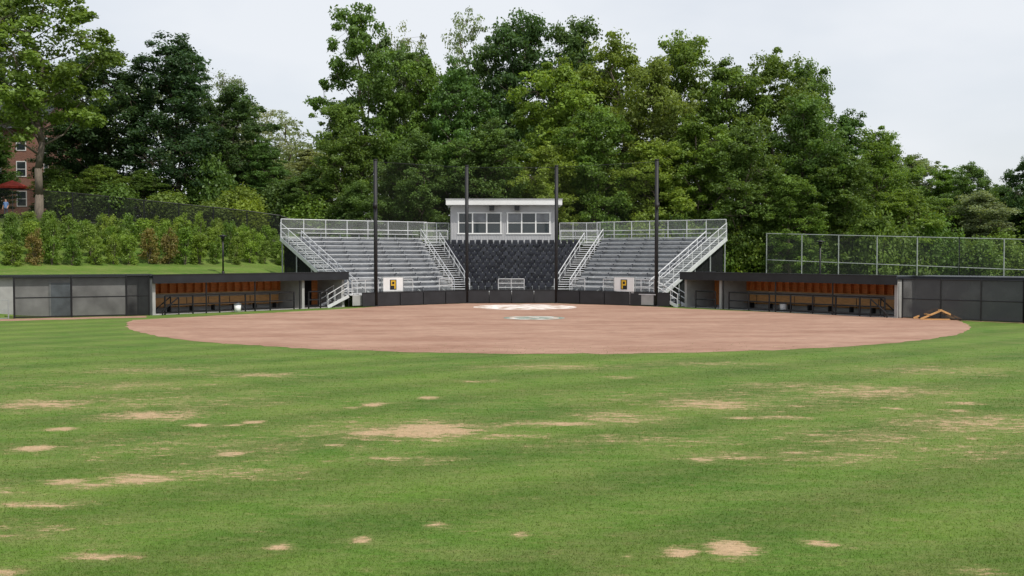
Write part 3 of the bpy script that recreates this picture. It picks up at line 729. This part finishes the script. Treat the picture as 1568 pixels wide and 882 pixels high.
def shrub_mesh(name,seed,H,R,n=26,nl=70,size=.075,flat=1.1):
    rng=np.random.default_rng(seed); C=[];Rc=[];T=[]
    mb=MB()
    for q in range(5):
        a=q*1.3+seed; mb.tube((0,0,-.2),(R*.35*math.cos(a),R*.35*math.sin(a),H*.7),.03,0,4,.01)
    for k in range(n):
        u=rng.random(); a=rng.random()*6.28; env=R*(math.sin(math.pi*(u*.66+.22)))**.6
        rr=env*math.sqrt(rng.random())*.8; C.append([rr*math.cos(a),rr*math.sin(a),H*(.08+.86*u)]); Rc.append(R*rng.uniform(.28,.45)); T.append(rng.uniform(.25,.75))
    V,t=leaves(np.array(C),np.array(Rc),np.array(T),nl,size,rng,flat,.2)
    nb=len(mb.v); mbv=[tuple(map(float,q)) for q in mb.v]
    nF=len(V)//4
    me=bpy.data.meshes.new(name)
    me.from_pydata(mbv+[tuple(q) for q in V.tolist()],[],mb.f+[tuple(range(nb+4*k,nb+4*k+4)) for k in range(nF)])
    me.materials.append(M_bark); me.materials.append(M_leaf)
    me.polygons.foreach_set('material_index',[0]*len(mb.f)+[1]*nF)
    setattrf(me,'tint',np.concatenate([np.full(nb,.5),t])); return me
SH=[shrub_mesh('shrub_a',1,2.6,.75),shrub_mesh('shrub_b',2,2.6,.75),shrub_mesh('shrub_c',3,2.6,.75)]
HL=frame(*LD)
for row,(s_,h) in enumerate(((16.2,2.7),(18.4,2.8),(20.8,2.7),(23.4,2.4))):
    t=-8+row*.7
    while t<24+row*1.5:
        x,y,_=HL(t+rt.uniform(-.2,.2),s_+rt.uniform(-.3,.3),0)
        z=float(terr(x,y)); hh_=h*rt.uniform(.72,1.15)
        left=rt.random()<.35 and t>4
        c=(.22,.19,.05) if (left and row==0) else ((.135,.215,.032) if rt.random()<.6 else (.185,.27,.045))
        o=put(SH[rt.randrange(3)],'shrub',x,y,z+hh_,.72*rt.uniform(.8,1.15),c,2.6,.75); t+=1.48
UB=[shrub_mesh('bush_a',11,4,2.4,60,120,.14),shrub_mesh('bush_b',12,4,2.4,60,120,.14)]
for x in np.arange(-30,75,3.3):
    y=100+rt.uniform(-1.5,3)+ (0 if x<24 else 2)
    if x<-12: y=101+rt.uniform(0,4)
    z=float(terr(x,y)); put(UB[rt.randrange(2)],'understory_bush',x,y,z+rt.uniform(4,6.5),2.6,G[rt.choice(['mid','mid','dk2','light'])],4,2.4)
for x,y,t_,r,c in ((-37.,96.5,10.4,2.4,'mid'),(-32.5,98,9.6,2.3,'light'),(-29,99.5,8.8,2.2,'light'),(-25.5,100,9,2,'yel'),(-41,95.4,10.6,2.2,'light')):
    put(UB[0],'understory_bush',x,y,t_,r,G[c],4,2.4)
rng=np.random.default_rng(77); nn=1500
DX=rng.uniform(-170,170,nn); DY=rng.uniform(142,190,nn)
hm=np.interp(DX,[-170,-50,-40,-20,0,40,60,170],[24,22,13,12,18,14,9,10])
tz=np.array([float(q) for q in terr(DX,DY)])
C=np.stack([DX,DY,tz+hm*rng.random(nn)**.7],1)
V,t=leaves(C,rng.uniform(1.8,3.4,nn),rng.uniform(.2,.8,nn),60,.42,rng)
me=fast_mesh('distant_trees',V,np.arange(len(V)).reshape(-1,4)); me.materials.append(M_leaf); setattrf(me,'tint',t)
o=link(bpy.data.objects.new('distant_trees',me)); o.color=(.12,.17,.07,1)

# ------------------------------------------------------------------ light, sky
S=Vector((.70*.55,-.71*.55,.835)).normalized()
sun=bpy.data.lights.new('sun','SUN'); sun.energy=3.5; sun.angle=math.radians(.6); sun.color=(1,.95,.87)
so=link(bpy.data.objects.new('sun',sun)); so.rotation_euler=S.to_track_quat('Z','Y').to_euler(); so.location=(20,-20,60)
w=bpy.data.worlds.new('World'); scene.world=w; w.use_nodes=True; nt=w.node_tree; nt.nodes.clear(); L=nt.links.new
out=N(nt,'ShaderNodeOutputWorld'); bg=N(nt,'ShaderNodeBackground'); L(bg.outputs[0],out.inputs[0]); bg.inputs[1].default_value=.135
sk=N(nt,'ShaderNodeTexSky',sky_type='NISHITA'); sk.sun_disc=False; sk.sun_elevation=math.asin(S.z); sk.sun_rotation=math.atan2(S.x,S.y)
sk.air_density=1.; sk.dust_density=2.5; sk.ozone_density=1.
tc=N(nt,'ShaderNodeTexCoord'); mp=N(nt,'ShaderNodeMapping'); mp.inputs['Scale'].default_value=(1,1,2.6); L(tc.outputs['Generated'],mp.inputs[0])
n=N(nt,'ShaderNodeTexNoise'); n.inputs['Scale'].default_value=1.6; n.inputs['Detail'].default_value=5; L(mp.outputs[0],n.inputs['Vector'])
r=N(nt,'ShaderNodeMapRange'); L(n.outputs[0],r.inputs[0])
for i,x in enumerate((.35,.65,.40,.9)): r.inputs[i+1].default_value=x
mx=N(nt,'ShaderNodeMix',data_type='RGBA'); L(r.outputs[0],mx.inputs[0]); L(sk.outputs[0],mx.inputs[6]); mx.inputs[7].default_value=(6.6,6.8,7.1,1)
L(mx.outputs[2],bg.inputs[0])

# ------------------------------------------------------------------ camera
cam=bpy.data.cameras.new('camera'); cam.sensor_width=36; cam.lens=36.4; cam.clip_end=4000; cam.clip_start=.1
co=link(bpy.data.objects.new('camera',cam)); co.location=(0,0,3.8); co.rotation_euler=(math.radians(90-1.84),0,0)
scene.camera=co
scene.view_settings.view_transform='Standard'; scene.view_settings.look='None'; scene.view_settings.exposure=0
